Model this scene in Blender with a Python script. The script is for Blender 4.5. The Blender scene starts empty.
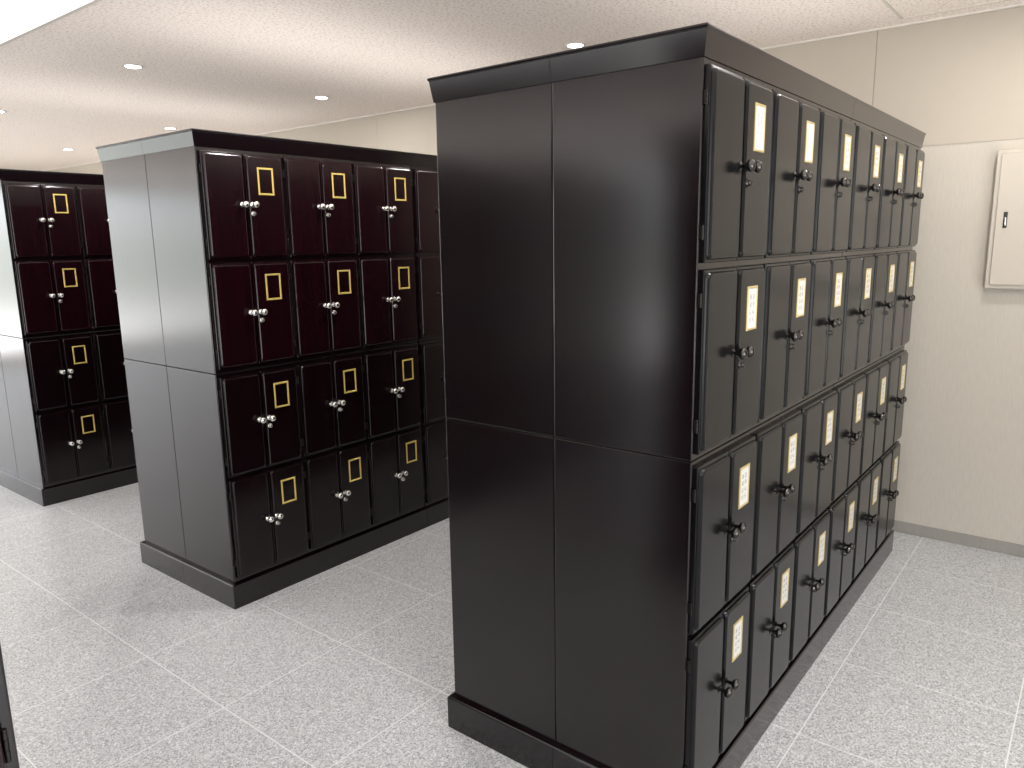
import bpy, bmesh, math
import numpy as np
from mathutils import Vector, Matrix

P=[753.33891,0.66984,0.18821,-0.01637,-1.61264,-0.74008,1.55515,0.78377,2.28018,1.0331,0.05916,2.12546,0.1,4.26772]
T=2.0; D=.796; L=2.34; M=1.033; WX=2.625; CZ=2.548
S2=2.12; S3=4.27
scene=bpy.context.scene
col=scene.collection

# ------------------------------------------------------------ materials
def newmat(name):
    m=bpy.data.materials.new(name); m.use_nodes=True
    nt=m.node_tree; b=nt.nodes['Principled BSDF']
    return m,nt,b
def N(nt,t,**kw):
    n=nt.nodes.new(t)
    for k,v in kw.items(): setattr(n,k,v)
    return n
def simple(name,colr,rough=.5,metal=0,coat=0,spec=.5,noise=0.0,nscale=40):
    m,nt,b=newmat(name)
    b.inputs['Roughness'].default_value=rough; b.inputs['Metallic'].default_value=metal
    b.inputs['Coat Weight'].default_value=coat; b.inputs['Specular IOR Level'].default_value=spec
    tc=N(nt,'ShaderNodeTexCoord'); nz=N(nt,'ShaderNodeTexNoise'); nz.inputs['Scale'].default_value=nscale
    nt.links.new(tc.outputs['Object'],nz.inputs['Vector'])
    mx=N(nt,'ShaderNodeMix',data_type='RGBA'); 
    mx.inputs[6].default_value=(*[c*(1-noise) for c in colr],1); mx.inputs[7].default_value=(*[min(1,c*(1+noise)) for c in colr],1)
    nt.links.new(nz.outputs['Fac'],mx.inputs[0]); nt.links.new(mx.outputs[2],b.inputs['Base Color'])
    return m
def lacquer(name,c1,c2,rough,spec):
    m,nt,b=newmat(name)
    tc=N(nt,'ShaderNodeTexCoord'); mp=N(nt,'ShaderNodeMapping'); mp.inputs['Scale'].default_value=(60,60,1.6)
    nz=N(nt,'ShaderNodeTexNoise'); nz.inputs['Scale'].default_value=1.0; nz.inputs['Detail'].default_value=6
    nt.links.new(tc.outputs['Object'],mp.inputs['Vector']); nt.links.new(mp.outputs[0],nz.inputs['Vector'])
    cr=N(nt,'ShaderNodeValToRGB'); cr.color_ramp.elements[0].position=.35; cr.color_ramp.elements[1].position=.7
    cr.color_ramp.elements[0].color=(*c1,1); cr.color_ramp.elements[1].color=(*c2,1)
    nt.links.new(nz.outputs['Fac'],cr.inputs[0]); nt.links.new(cr.outputs[0],b.inputs['Base Color'])
    b.inputs['Roughness'].default_value=rough
    b.inputs['Specular IOR Level'].default_value=spec
    return m
m_body=lacquer('dark_lacquered_wood',(.0040,.0018,.0026),(.0058,.0022,.0034),.18,.62)
m_door=lacquer('mahogany_lacquer',(.0055,.0008,.0018),(.0110,.0013,.0031),.19,.4)
m_door_shade=lacquer('shaded_mahogany_lacquer',(.0034,.0010,.0016),(.0060,.0013,.0023),.19,.4)  # same mahogany for the lower rows, their shade painted into the colour
m_door_sheen=lacquer('mahogany_lacquer_grey_sheen',(.0036,.0036,.0041),(.0050,.0047,.0053),.20,.26)  # same wood on the near row, its grey-black reflection painted into the colour
m_gold=simple('brass',(.80,.60,.17),.35,.45,noise=.05)
m_goldp=simple('muted_brass',(.50,.39,.17),.35,.5,noise=.05)
m_silver=simple('nickel',(.72,.70,.66),.22,1,noise=.05)
m_dark=simple('gunmetal',(.07,.065,.062),.18,1,noise=.1)
m_hinge=simple('hinge_steel',(.035,.032,.03),.4,1,noise=.1)
m_black=simple('black_slot',(.01,.01,.01),.5)

def card_mat():
    m,nt,b=newmat('paper_name_card')
    tc=N(nt,'ShaderNodeTexCoord'); sp=N(nt,'ShaderNodeSeparateXYZ'); nt.links.new(tc.outputs['Object'],sp.inputs[0])
    def mth(op,a,bv=None):
        n=N(nt,'ShaderNodeMath',operation=op)
        for i,v in enumerate((a,bv)):
            if v is None: continue
            if isinstance(v,(int,float)): n.inputs[i].default_value=v
            else: nt.links.new(v,n.inputs[i])
        return n.outputs[0]
    fx=mth('ABSOLUTE',mth('SUBTRACT',mth('FRACT',mth('ADD',mth('MULTIPLY',sp.outputs[0],52),.0)),.5))
    fz=mth('ABSOLUTE',mth('SUBTRACT',mth('FRACT',mth('ADD',mth('MULTIPLY',sp.outputs[2],52),.0)),.5))
    cell=mth('MULTIPLY',mth('LESS_THAN',fx,.34),mth('LESS_THAN',fz,.34))
    inx=mth('MULTIPLY',mth('LESS_THAN',mth('ABSOLUTE',sp.outputs[0]),.0193),mth('LESS_THAN',mth('ABSOLUTE',sp.outputs[2]),.0386))
    nz=N(nt,'ShaderNodeTexNoise'); nz.inputs['Scale'].default_value=260; nz.inputs['Detail'].default_value=2
    nt.links.new(tc.outputs['Object'],nz.inputs['Vector'])
    ink=mth('MULTIPLY',mth('MULTIPLY',cell,inx),mth('GREATER_THAN',nz.outputs['Fac'],.47))
    mx=N(nt,'ShaderNodeMix',data_type='RGBA'); mx.inputs[6].default_value=(.54,.53,.50,1); mx.inputs[7].default_value=(.28,.265,.235,1)
    nt.links.new(ink,mx.inputs[0]); nt.links.new(mx.outputs[2],b.inputs['Base Color']); b.inputs['Roughness'].default_value=.6
    return m
m_card=card_mat()

def floor_mat():
    m,nt,b=newmat('granite_speckle_tile')
    tc=N(nt,'ShaderNodeTexCoord')
    def chips(sc,stops):
        v=N(nt,'ShaderNodeTexVoronoi'); v.inputs['Scale'].default_value=sc
        nt.links.new(tc.outputs['Object'],v.inputs['Vector'])
        s=N(nt,'ShaderNodeSeparateColor'); nt.links.new(v.outputs['Color'],s.inputs[0])
        cr=N(nt,'ShaderNodeValToRGB'); cr.color_ramp.interpolation='CONSTANT'
        e=cr.color_ramp.elements; e[0].position=0; e[0].color=(*stops[0][1],1); e[1].position=stops[1][0]; e[1].color=(*stops[1][1],1)
        for p_,c_ in stops[2:]:
            k=e.new(p_); k.color=(*c_,1)
        nt.links.new(s.outputs[0],cr.inputs[0]); return cr.outputs[0]
    a=chips(235,[(0,(.17,.172,.174)),(.14,(.32,.322,.325)),(.36,(.46,.463,.466)),(.66,(.57,.573,.577)),(.88,(.73,.733,.737))])
    c=chips(430,[(0,(.24,.242,.244)),(.25,(.40,.402,.404)),(.55,(.52,.522,.525)),(.8,(.68,.682,.685))])
    mx=N(nt,'ShaderNodeMix',data_type='RGBA'); mx.inputs[0].default_value=.35
    nt.links.new(a,mx.inputs[6]); nt.links.new(c,mx.inputs[7])
    br=N(nt,'ShaderNodeTexBrick'); br.offset=0; br.squash=1
    br.inputs['Scale'].default_value=1; br.inputs['Mortar Size'].default_value=.0020; br.inputs['Mortar Smooth'].default_value=.1
    br.inputs['Brick Width'].default_value=.515; br.inputs['Row Height'].default_value=.535; br.inputs['Color1'].default_value=(0,0,0,1); br.inputs['Color2'].default_value=(0,0,0,1); br.inputs['Mortar'].default_value=(1,1,1,1)
    mp=N(nt,'ShaderNodeMapping'); mp.inputs['Location'].default_value=(-.105,.11,0)
    nt.links.new(tc.outputs['Object'],mp.inputs[0]); nt.links.new(mp.outputs[0],br.inputs['Vector'])
    m2=N(nt,'ShaderNodeMix',data_type='RGBA'); m2.inputs[7].default_value=(.69,.69,.685,1)
    nt.links.new(br.outputs['Fac'],m2.inputs[0]); nt.links.new(mx.outputs[2],m2.inputs[6])
    nt.links.new(m2.outputs[2],b.inputs['Base Color']); b.inputs['Roughness'].default_value=.36
    return m
m_floor=floor_mat()

def wall_mat(name,c,sx,sz,amt,bump):
    m,nt,b=newmat(name)
    tc=N(nt,'ShaderNodeTexCoord'); mp=N(nt,'ShaderNodeMapping'); mp.inputs['Scale'].default_value=(sx,sx,sz)
    nz=N(nt,'ShaderNodeTexNoise'); nz.inputs['Scale'].default_value=1; nz.inputs['Detail'].default_value=5
    nt.links.new(tc.outputs['Object'],mp.inputs[0]); nt.links.new(mp.outputs[0],nz.inputs['Vector'])
    mx=N(nt,'ShaderNodeMix',data_type='RGBA'); mx.inputs[6].default_value=(*[v*(1-amt) for v in c],1); mx.inputs[7].default_value=(*[min(1,v*(1+amt)) for v in c],1)
    nt.links.new(nz.outputs['Fac'],mx.inputs[0]); nt.links.new(mx.outputs[2],b.inputs['Base Color'])
    bp=N(nt,'ShaderNodeBump'); bp.inputs['Strength'].default_value=bump; bp.inputs['Distance'].default_value=.002
    nt.links.new(nz.outputs['Fac'],bp.inputs['Height']); nt.links.new(bp.outputs[0],b.inputs['Normal'])
    b.inputs['Roughness'].default_value=.7
    return m
m_wlow=wall_mat('woven_wallpaper',(.455,.415,.355),120,18,.10,.3)
m_wup=wall_mat('beige_wall_panel',(.405,.36,.30),20,20,.02,.1)
m_base=wall_mat('baseboard_grey',(.25,.235,.21),90,8,.12,.1)
def ceil_mat():
    m,nt,b=newmat('rock_wool_ceiling')
    tc=N(nt,'ShaderNodeTexCoord')
    nz=N(nt,'ShaderNodeTexNoise'); nz.inputs['Scale'].default_value=75; nz.inputs['Detail'].default_value=3
    nt.links.new(tc.outputs['Object'],nz.inputs['Vector'])
    cr=N(nt,'ShaderNodeValToRGB'); cr.color_ramp.elements[0].position=.36; cr.color_ramp.elements[1].position=.50
    cr.color_ramp.elements[0].color=(.72,.625,.56,1); cr.color_ramp.elements[1].color=(.92,.84,.78,1)
    nt.links.new(nz.outputs['Fac'],cr.inputs[0]); nt.links.new(cr.outputs[0],b.inputs['Base Color'])
    bp=N(nt,'ShaderNodeBump'); bp.inputs['Strength'].default_value=.35; bp.inputs['Distance'].default_value=.003
    nt.links.new(cr.outputs[0],bp.inputs['Height']); nt.links.new(bp.outputs[0],b.inputs['Normal'])
    b.inputs['Roughness'].default_value=.85
    return m
m_ceil=ceil_mat()
m_white=simple('white_painted_metal',(.62,.58,.53),.45,noise=.01)
m_cream=simple('cream_steel',(.455,.41,.345),.45,noise=.01)
m_alu=simple('window_aluminium',(.45,.45,.45),.4,.6)
def emit(name,c,s):
    m,nt,b=newmat(name); b.inputs['Emission Color'].default_value=(*c,1); b.inputs['Emission Strength'].default_value=s
    b.inputs['Base Color'].default_value=(.8,.8,.8,1); return m
m_lamp=emit('lamp_diffuser',(1,.95,.88),14)
m_cove=emit('luminous_diffuser',(1,.99,.97),2.3)

# ------------------------------------------------------------ mesh helpers
def finish(bm,name,mats,smooth=None):
    bmesh.ops.recalc_face_normals(bm,faces=bm.faces)
    me=bpy.data.meshes.new(name); bm.to_mesh(me); bm.free()
    for m in (mats if isinstance(mats,(list,tuple)) else [mats]): me.materials.append(m)
    if smooth is not None:
        for p in me.polygons: p.use_smooth=True
        try: me.set_sharp_from_angle(angle=math.radians(smooth))
        except Exception: pass
    return me
def bbox(bm,x0,x1,y0,y1,z0,z1,bev=0,seg=2,mi=0):
    vs=[bm.verts.new((x,y,z)) for z in (z0,z1) for x,y in ((x0,y0),(x1,y0),(x1,y1),(x0,y1))]
    fs=[bm.faces.new([vs[i] for i in f]) for f in ((3,2,1,0),(4,5,6,7),(0,1,5,4),(1,2,6,5),(2,3,7,6),(3,0,4,7))]
    for f in fs: f.material_index=mi
    if bev:
        es=list({e for f in fs for e in f.edges})
        r=bmesh.ops.bevel(bm,geom=es,offset=bev,segments=seg,affect='EDGES',profile=.5)
        for f in r['faces']: f.material_index=mi
def loops(bm,rings,close=True,mi=0,cap0=True,cap1=True):
    R=[[bm.verts.new(p) for p in ring] for ring in rings]
    n=len(R[0])
    for a,b_ in zip(R[:-1],R[1:]):
        for i in range(n):
            f=bm.faces.new((a[i],a[(i+1)%n],b_[(i+1)%n],b_[i])); f.material_index=mi
    if cap0: bm.faces.new(R[0]).material_index=mi
    if cap1: bm.faces.new(R[-1]).material_index=mi
def rrect(w,h,r,y,n=5):
    pts=[]
    for cx,cz,a0 in ((w/2-r,h/2-r,0),(-w/2+r,h/2-r,90),(-w/2+r,-h/2+r,180),(w/2-r,-h/2+r,270)):
        for i in range(n+1):
            a=math.radians(a0+90*i/n); pts.append((cx+r*math.cos(a),y,cz+r*math.sin(a)))
    return pts
def lathe(bm,prof,seg=20,mi=0,cx=0,cz=0):
    rings=[[(cx+r*math.cos(2*math.pi*i/seg),-d,cz+r*math.sin(2*math.pi*i/seg)) for i in range(seg)] for r,d in prof]
    loops(bm,rings,mi=mi)
def add(name,me,parent=None,loc=(0,0,0),**props):
    o=bpy.data.objects.new(name,me); col.objects.link(o); o.location=loc
    if parent: o.parent=parent
    for k,v in props.items(): o[k]=v
    return o

# ------------------------------------------------------------ locker parts
BASE=.110; CR=1.935
ROWS=[(1.498,1.922),(1.050,1.483),(.588,1.017),(.132,.573)]   # z ranges

def body_mesh(mat,L):
    bm=bmesh.new(); g=.0018
    for i in range(2):
        for j in range(2):
            for z0,z1 in ((BASE-.005,M-.0008),(M+.0008,CR+.004)):
                bbox(bm,i*L/2+(g if i else 0),(i+1)*L/2-(0 if i else g),j*D/2+(.0008 if j else 0),(j+1)*D/2-(0 if j else .0008),z0,z1,.0028)
    return finish(bm,'body',mat)
def ring_piece(prof,mat,name,L):
    bm=bmesh.new(); g=.0008
    for i in range(2):
        for j in range(2):
            rings=[]
            for o,z in prof:
                x0=-o if i==0 else L/2+g; x1=L/2-g if i==0 else L+o
                y0=-o if j==0 else D/2+g; y1=D/2-g if j==0 else D+o
                rings.append([(x0,y0,z),(x1,y0,z),(x1,y1,z),(x0,y1,z)])
            loops(bm,rings)
    return finish(bm,name,mat)
crown_prof=[(0.0005,CR),(.003,CR+.001),(.0105,T-.010),(.0128,T-.007),(.014,T-.0045),(.014,T-.0025),(.0118,T)]
base_prof=[(.0165,0),(.017,.002),(.017,BASE-.005),(.0155,BASE-.001),(.013,BASE),(-.01,BASE)]
def door_mesh(w,h,mat):
    bm=bmesh.new()
    rings=[rrect(w,h,.0015,0),rrect(w,h,.0015,-.010),rrect(w-.003,h-.003,.003,-.0122),rrect(w-.013,h-.013,.011,-.0128),
           rrect(w-.015,h-.015,.011,-.0165),rrect(w-.019,h-.019,.012,-.0200),rrect(w-.026,h-.026,.012,-.0215),rrect(w-.032,h-.032,.011,-.0215)]
    loops(bm,rings)
    return finish(bm,'door',mat)
def knob_mesh(mat):
    bm=bmesh.new()
    lathe(bm,[(.0105,0),(.0105,.0015),(.008,.003),(.0048,.005),(.0045,.014),(.007,.017),(.0125,.0205),(.0145,.025),(.0138,.030),(.0095,.0345),(.003,.0365)],24)
    return finish(bm,'knob',mat,50)
def lock_mesh(mat):
    bm=bmesh.new()
    lathe(bm,[(.0105,0),(.0105,.002),(.009,.0045),(.0075,.005),(.0075,.011),(.0065,.012)],20)
    bbox(bm,-.0012,.0012,-.0125,-.0118,-.0045,.0045,mi=1)
    return finish(bm,'lock',[mat,m_black],50)
def hinge_mesh():
    bm=bmesh.new()
    seg=10
    for z0,z1 in ((-.016,-.0058),(-.0052,.0052),(.0058,.016)):
        loops(bm,[[(.0026*math.cos(2*math.pi*i/seg),-.007+.0026*math.sin(2*math.pi*i/seg),z) for i in range(seg)] for z in (z0,z1)])
    bbox(bm,-.0012,.0012,-.007,0,-.014,.014)
    return finish(bm,'hinge',m_hinge,40)
def frame_mesh(mat,PW,PH,FB):
    bm=bmesh.new()
    def rr(w,h,y): return [(-w/2,y,-h/2),(w/2,y,-h/2),(w/2,y,h/2),(-w/2,y,h/2)]
    rings=[rr(PW,PH,0),rr(PW,PH,-.0015),rr(PW-.002,PH-.002,-.0028),rr(PW-2*FB,PH-2*FB,-.0028),rr(PW-2*FB-.002,PH-2*FB-.002,-.0015),rr(PW-2*FB-.002,PH-2*FB-.002,0)]
    loops(bm,rings,cap0=False,cap1=False)
    return finish(bm,'name_frame',mat)
PH=.110
def card_mesh(PW,PH,FB):
    bm=bmesh.new(); bbox(bm,-PW/2+FB+.0005,PW/2-FB-.0005,-.0012,0,-PH/2+FB+.0005,PH/2-FB-.0005); return finish(bm,'name_card',m_card)
me_frame={'s':frame_mesh(m_gold,.076,.112,.0068),'d':frame_mesh(m_goldp,.066,.112,.0048)}; me_card=card_mesh(.066,.112,.0048); me_hinge=hinge_mesh()
me_knob={'s':knob_mesh(m_silver),'d':knob_mesh(m_dark)}
me_lock={'s':lock_mesh(m_silver),'d':lock_mesh(m_dark)}

def kit(bodym,doorm,doorl,L,seam,gap):
    pair=(L/2-2*seam-2*gap)/3; dw=(pair-.003)/2
    return dict(L=L,seam=seam,gap=gap,pair=pair,dw=dw,
                body=body_mesh(bodym,L),crown=ring_piece(crown_prof,bodym,'crown_moulding',L),base=ring_piece(base_prof,bodym,'plinth',L),
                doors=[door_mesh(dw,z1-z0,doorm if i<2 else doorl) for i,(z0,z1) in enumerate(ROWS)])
K1=kit(m_body,m_door_sheen,m_door_sheen,2.325,.009,.018); K2=kit(m_body,m_door,m_door_shade,2.34,.014,.016)

def cabinet(loc,K,met,card,label):
    root=bpy.data.objects.new('locker_cabinet',None); col.objects.link(root); root.location=loc; root.empty_display_size=.2
    root['label']=label; root['category']='locker cabinet'; root['group']='rows of dark wooden lockers'
    add('body',K['body'],root); add('crown_moulding',K['crown'],root); add('plinth',K['base'],root)
    DW=K['dw']; px=-.006 if card else .001
    for r,(z0,z1) in enumerate(ROWS):
        zc=(z0+z1)/2; h=z1-z0
        for u in range(2):
            for c in range(3):
                x0=u*K['L']/2+K['seam']+c*(K['pair']+K['gap'])
                for s in range(2):
                    xc=x0+DW/2+s*(DW+.003)
                    d=add('door',K['doors'][r],root,(xc,-.0006,zc))
                    sg=1 if s==0 else -1
                    add('knob',me_knob[met],d,(sg*(DW/2-.022),-.0212,.008))
                    for hz in (h*.34,-h*.34): add('hinge',me_hinge,d,(-sg*(DW/2+.0035),0,hz))
                    if s==1:
                        add('lock',me_lock[met],d,(sg*(DW/2-.022),-.0212,-.028))
                        zo=h/2-(.052 if r<2 else .060)-PH/2
                        add('name_frame',me_frame[met],d,(px,-.0215,zo))
                        if card: add('name_card',me_card,d,(px,-.0214,zo),label='cream paper card with small grey writing')
    return root
def basis(p):
    yaw,pit,rol=p[1:4]
    f=np.array([np.cos(yaw)*np.cos(pit),np.sin(yaw)*np.cos(pit),-np.sin(pit)])
    r=np.cross(f,[0,0,1.]);r/=np.linalg.norm(r); u=np.cross(r,f)
    return r*np.cos(rol)+u*np.sin(rol),-r*np.sin(rol)+u*np.cos(rol),f
r,u,f=basis(P)
cabinet((-.006,-.006,0),K1,'d',True,'dark lacquered wooden locker row with cream name cards in gold frames')
cabinet((.025,S2-.006,0),K2,'s',False,'dark mahogany locker row with empty gold frames and silver knobs')
cabinet((.065,S3-.006,0),K2,'s',False,'dark mahogany locker row with empty gold frames and silver knobs')
OX=-1.414
cabinet((OX-2.34,0.0,0),K2,'s',False,'dark wooden locker row standing across the central aisle')
cabinet((OX-2.34,S2,0),K2,'s',False,'dark wooden locker row standing across the central aisle')
# added fill lights over the cabinets to brighten the ceiling, not real fixtures
for x,y,en in ((0,0,4.2),(.03,S2,5.4),(.07,S3,3.4)):
    ld=bpy.data.lights.new('ceiling_fill_light','AREA'); ld.shape='RECTANGLE'; ld.size=2.1; ld.size_y=.6; ld.energy=en; ld.color=(1,.96,.92)
    lo=bpy.data.objects.new('ceiling_fill_light',ld); col.objects.link(lo); lo.location=(x+L/2,y+D/2,T+.02); lo.rotation_euler=(math.pi,0,0)

# ------------------------------------------------------------ room
X0,Y0,Y1=-6.0,-3.2,11.0
def struct(name,boxes,mat,bev=0):
    bm=bmesh.new()
    for b_ in boxes: bbox(bm,*b_,bev=bev)
    return add(name,finish(bm,name,mat),kind='structure')
struct('floor',[(X0,WX+.2,Y0,Y1,-.1,0)],m_floor)
TX0,TX1,TY0,TY1=-.75,-.035,-2.2,9.5
struct('ceiling',[(X0,TX0,Y0,Y1,CZ,CZ+.15),(TX1,WX+.2,Y0,Y1,CZ,CZ+.15),(TX0,TX1,Y0,TY0,CZ,CZ+.15),(TX0,TX1,TY1,Y1,CZ,CZ+.15)],m_ceil)
ZS=1.972
struct('wall_right',[(WX,WX+.2,Y0,Y1,0,ZS)],m_wlow)
js=[Y0,-1.535,.285,2.105,3.925,5.745,7.565,9.385,Y1]
struct('wall_right_upper',[(WX-.003,WX+.2,a+.001,b_-.001,ZS,CZ) for a,b_ in zip(js[:-1],js[1:])],m_wup)
struct('baseboard_right',[(WX-.010,WX,Y0,Y1,0,.06)],m_base,.002)
struct('trim_1',[(WX-.015,WX-.003,Y0,Y1,CZ-.008,CZ)],m_white)
struct('wall_back',[(X0,WX,Y0-.2,Y0,0,.1),(X0,WX,Y0-.2,Y0,2.4,CZ),(1.0,WX,Y0-.2,Y0,.1,2.4),(X0,-3.,Y0-.2,Y0,.1,2.4)],m_wlow)
struct('wall_far',[(-.2,WX,Y1,Y1+.2,0,CZ),(X0,-.2,Y1,Y1+.2,0,.1),(X0,-.2,Y1,Y1+.2,2.4,CZ)],m_wlow)
struct('wall_left',[(X0-.2,X0,Y0,Y1,0,.1),(X0-.2,X0,Y0,Y1,2.4,CZ),(X0-.2,X0,Y0,Y0+1,.1,2.4)],m_wlow)
def window(name,horizontal,a0,a1,fix,n):
    bm=bmesh.new(); st=(a1-a0)/n
    for i in range(n+1):
        c=a0+i*st
        if horizontal: bbox(bm,c-.03,c+.03,fix-.03,fix+.03,.1,2.4)
        else: bbox(bm,fix-.03,fix+.03,c-.03,c+.03,.1,2.4)
    for z in (.1,2.36):
        if horizontal: bbox(bm,a0,a1,fix-.03,fix+.03,z,z+.04)
        else: bbox(bm,fix-.03,fix+.03,a0,a1,z,z+.04)
    add(name,finish(bm,name,m_alu),kind='structure')
window('window_1',False,Y0+1,Y1,X0-.1,7)
window('window_2',True,X0,-.2,Y1+.1,4)
window('added_window_back',True,-3.,1.0,Y0-.1,3)  # unseen window, added to light the ceiling and the near doors

root=bpy.data.objects.new('ceiling_light_trough',None); col.objects.link(root); root.location=((TX0+TX1)/2,(TY0+TY1)/2,CZ)
root['label']='long white luminous recessed panel set into the ceiling'; root['category']='ceiling light'
bm=bmesh.new(); hx=(TX1-TX0)/2; hy=(TY1-TY0)/2
for b_ in ((-hx,-hx+.02,-hy,hy),(hx-.02,hx,-hy,hy),(-hx+.02,hx-.02,-hy,-hy+.02),(-hx+.02,hx-.02,hy-.02,hy)): bbox(bm,*b_,-.004,.09)
add('frame',finish(bm,'frame',m_white),root)
bm=bmesh.new(); bbox(bm,-hx+.02,hx-.02,-hy+.02,hy-.02,.05,.06); add('diffuser',finish(bm,'diffuser',m_cove),root)

def downlight_meshes():
    seg=32
    bm=bmesh.new()
    pr=[(.052,.0),(.052,-.004),(.048,-.006),(.040,-.004),(.036,.0)]
    R=[[bm.verts.new((r*math.cos(2*math.pi*i/seg),r*math.sin(2*math.pi*i/seg),z)) for i in range(seg)] for r,z in pr]
    for a,b_ in zip(R[:-1],R[1:]):
        for i in range(seg): bm.faces.new((a[i],a[(i+1)%seg],b_[(i+1)%seg],b_[i]))
    ring=finish(bm,'trim_ring',m_white,60)
    bm=bmesh.new()
    loops(bm,[[(.040*math.cos(2*math.pi*i/seg),.040*math.sin(2*math.pi*i/seg),z) for i in range(seg)] for z in (-.001,-.005)])
    return ring,finish(bm,'lamp_lens',m_lamp,60)
me_ring,me_lens=downlight_meshes()
for x,y in [(1.88,1.57),(1.89,3.67),(1.89,5.72),(1.9,7.8),(.60,3.68),(.62,5.79),(.62,7.9),(.6,1.57),(1.88,-.53),(.6,-.53)]:
    r_=bpy.data.objects.new('ceiling_downlight',None); col.objects.link(r_); r_.location=(x,y,CZ); r_.empty_display_size=.05
    r_['label']='small round recessed white ceiling downlight, switched on'; r_['category']='ceiling light'; r_['group']='recessed ceiling downlights'
    add('trim_ring',me_ring,r_); add('lamp_lens',me_lens,r_)
    ld=bpy.data.lights.new('downlight_lamp','AREA'); ld.shape='DISK'; ld.size=.075; ld.energy=12; ld.color=(1,.97,.94)
    lo=bpy.data.objects.new('downlight_lamp',ld); col.objects.link(lo); lo.parent=r_; lo.location=(0,0,-.012)

pr=bpy.data.objects.new('electrical_panel_box',None); col.objects.link(pr); pr.location=(WX,-.52,1.612)
pr['label']='cream steel electrical panel box with black latch on the wall'; pr['category']='electrical panel'
w,h=.49,.63
bm=bmesh.new(); bbox(bm,-.045,.003,-w/2,w/2,-h/2,h/2,.003); add('housing',finish(bm,'housing',m_cream),pr)
bm=bmesh.new(); bbox(bm,-.052,-.0455,-w/2+.018,w/2-.018,-h/2+.018,h/2-.018,.003)
dr=add('door',finish(bm,'door',m_cream),pr)
bm=bmesh.new(); bbox(bm,-.0565,-.0525,.180,.196,-.036,.036,.002); bbox(bm,-.062,-.0565,.184,.192,-.028,.012,.002,mi=1)
add('latch',finish(bm,'latch',[m_black,m_silver],40),dr,label='slim black latch handle')

hr=struct('trim_2',[(2.0,2.012,-.9,.16,CZ-.002,CZ),(2.5,2.512,-.9,.16,CZ-.002,CZ),(2.012,2.5,.148,.16,CZ-.002,CZ),(2.012,2.5,-.9,-.888,CZ-.002,CZ)],m_white)

# ------------------------------------------------------------ world
w_=bpy.data.worlds.new('World'); scene.world=w_; w_.use_nodes=True; nt=w_.node_tree; bg=nt.nodes['Background']
tc=N(nt,'ShaderNodeTexCoord'); sp=N(nt,'ShaderNodeSeparateXYZ'); nt.links.new(tc.outputs['Generated'],sp.inputs[0])
cr=N(nt,'ShaderNodeValToRGB'); e=cr.color_ramp.elements
e[0].position=.0; e[0].color=(.97,.96,.95,1); e[1].position=.53; e[1].color=(.67,.70,.74,1)
k=e.new(.45); k.color=(.96,.95,.945,1); k=e.new(.475); k.color=(.40,.42,.39,1); k=e.new(.50); k.color=(.44,.46,.43,1)
mr=N(nt,'ShaderNodeMapRange'); mr.inputs['From Min'].default_value=-1; mr.inputs['From Max'].default_value=1
nt.links.new(sp.outputs[2],mr.inputs['Value']); nt.links.new(mr.outputs[0],cr.inputs[0]); nt.links.new(cr.outputs[0],bg.inputs['Color'])
bg.inputs['Strength'].default_value=6.6
scene.view_settings.view_transform='Standard'
scene.view_settings.exposure=0.27

# ------------------------------------------------------------ camera
cd=bpy.data.cameras.new('Camera'); cd.sensor_width=36; cd.sensor_fit='HORIZONTAL'; cd.lens=P[0]/1024*36; cd.clip_start=.02
co=bpy.data.objects.new('Camera',cd); col.objects.link(co); scene.camera=co
mt=Matrix(((r[0],u[0],-f[0],P[4]),(r[1],u[1],-f[1],P[5]),(r[2],u[2],-f[2],P[6]),(0,0,0,1)))
co.matrix_world=mt
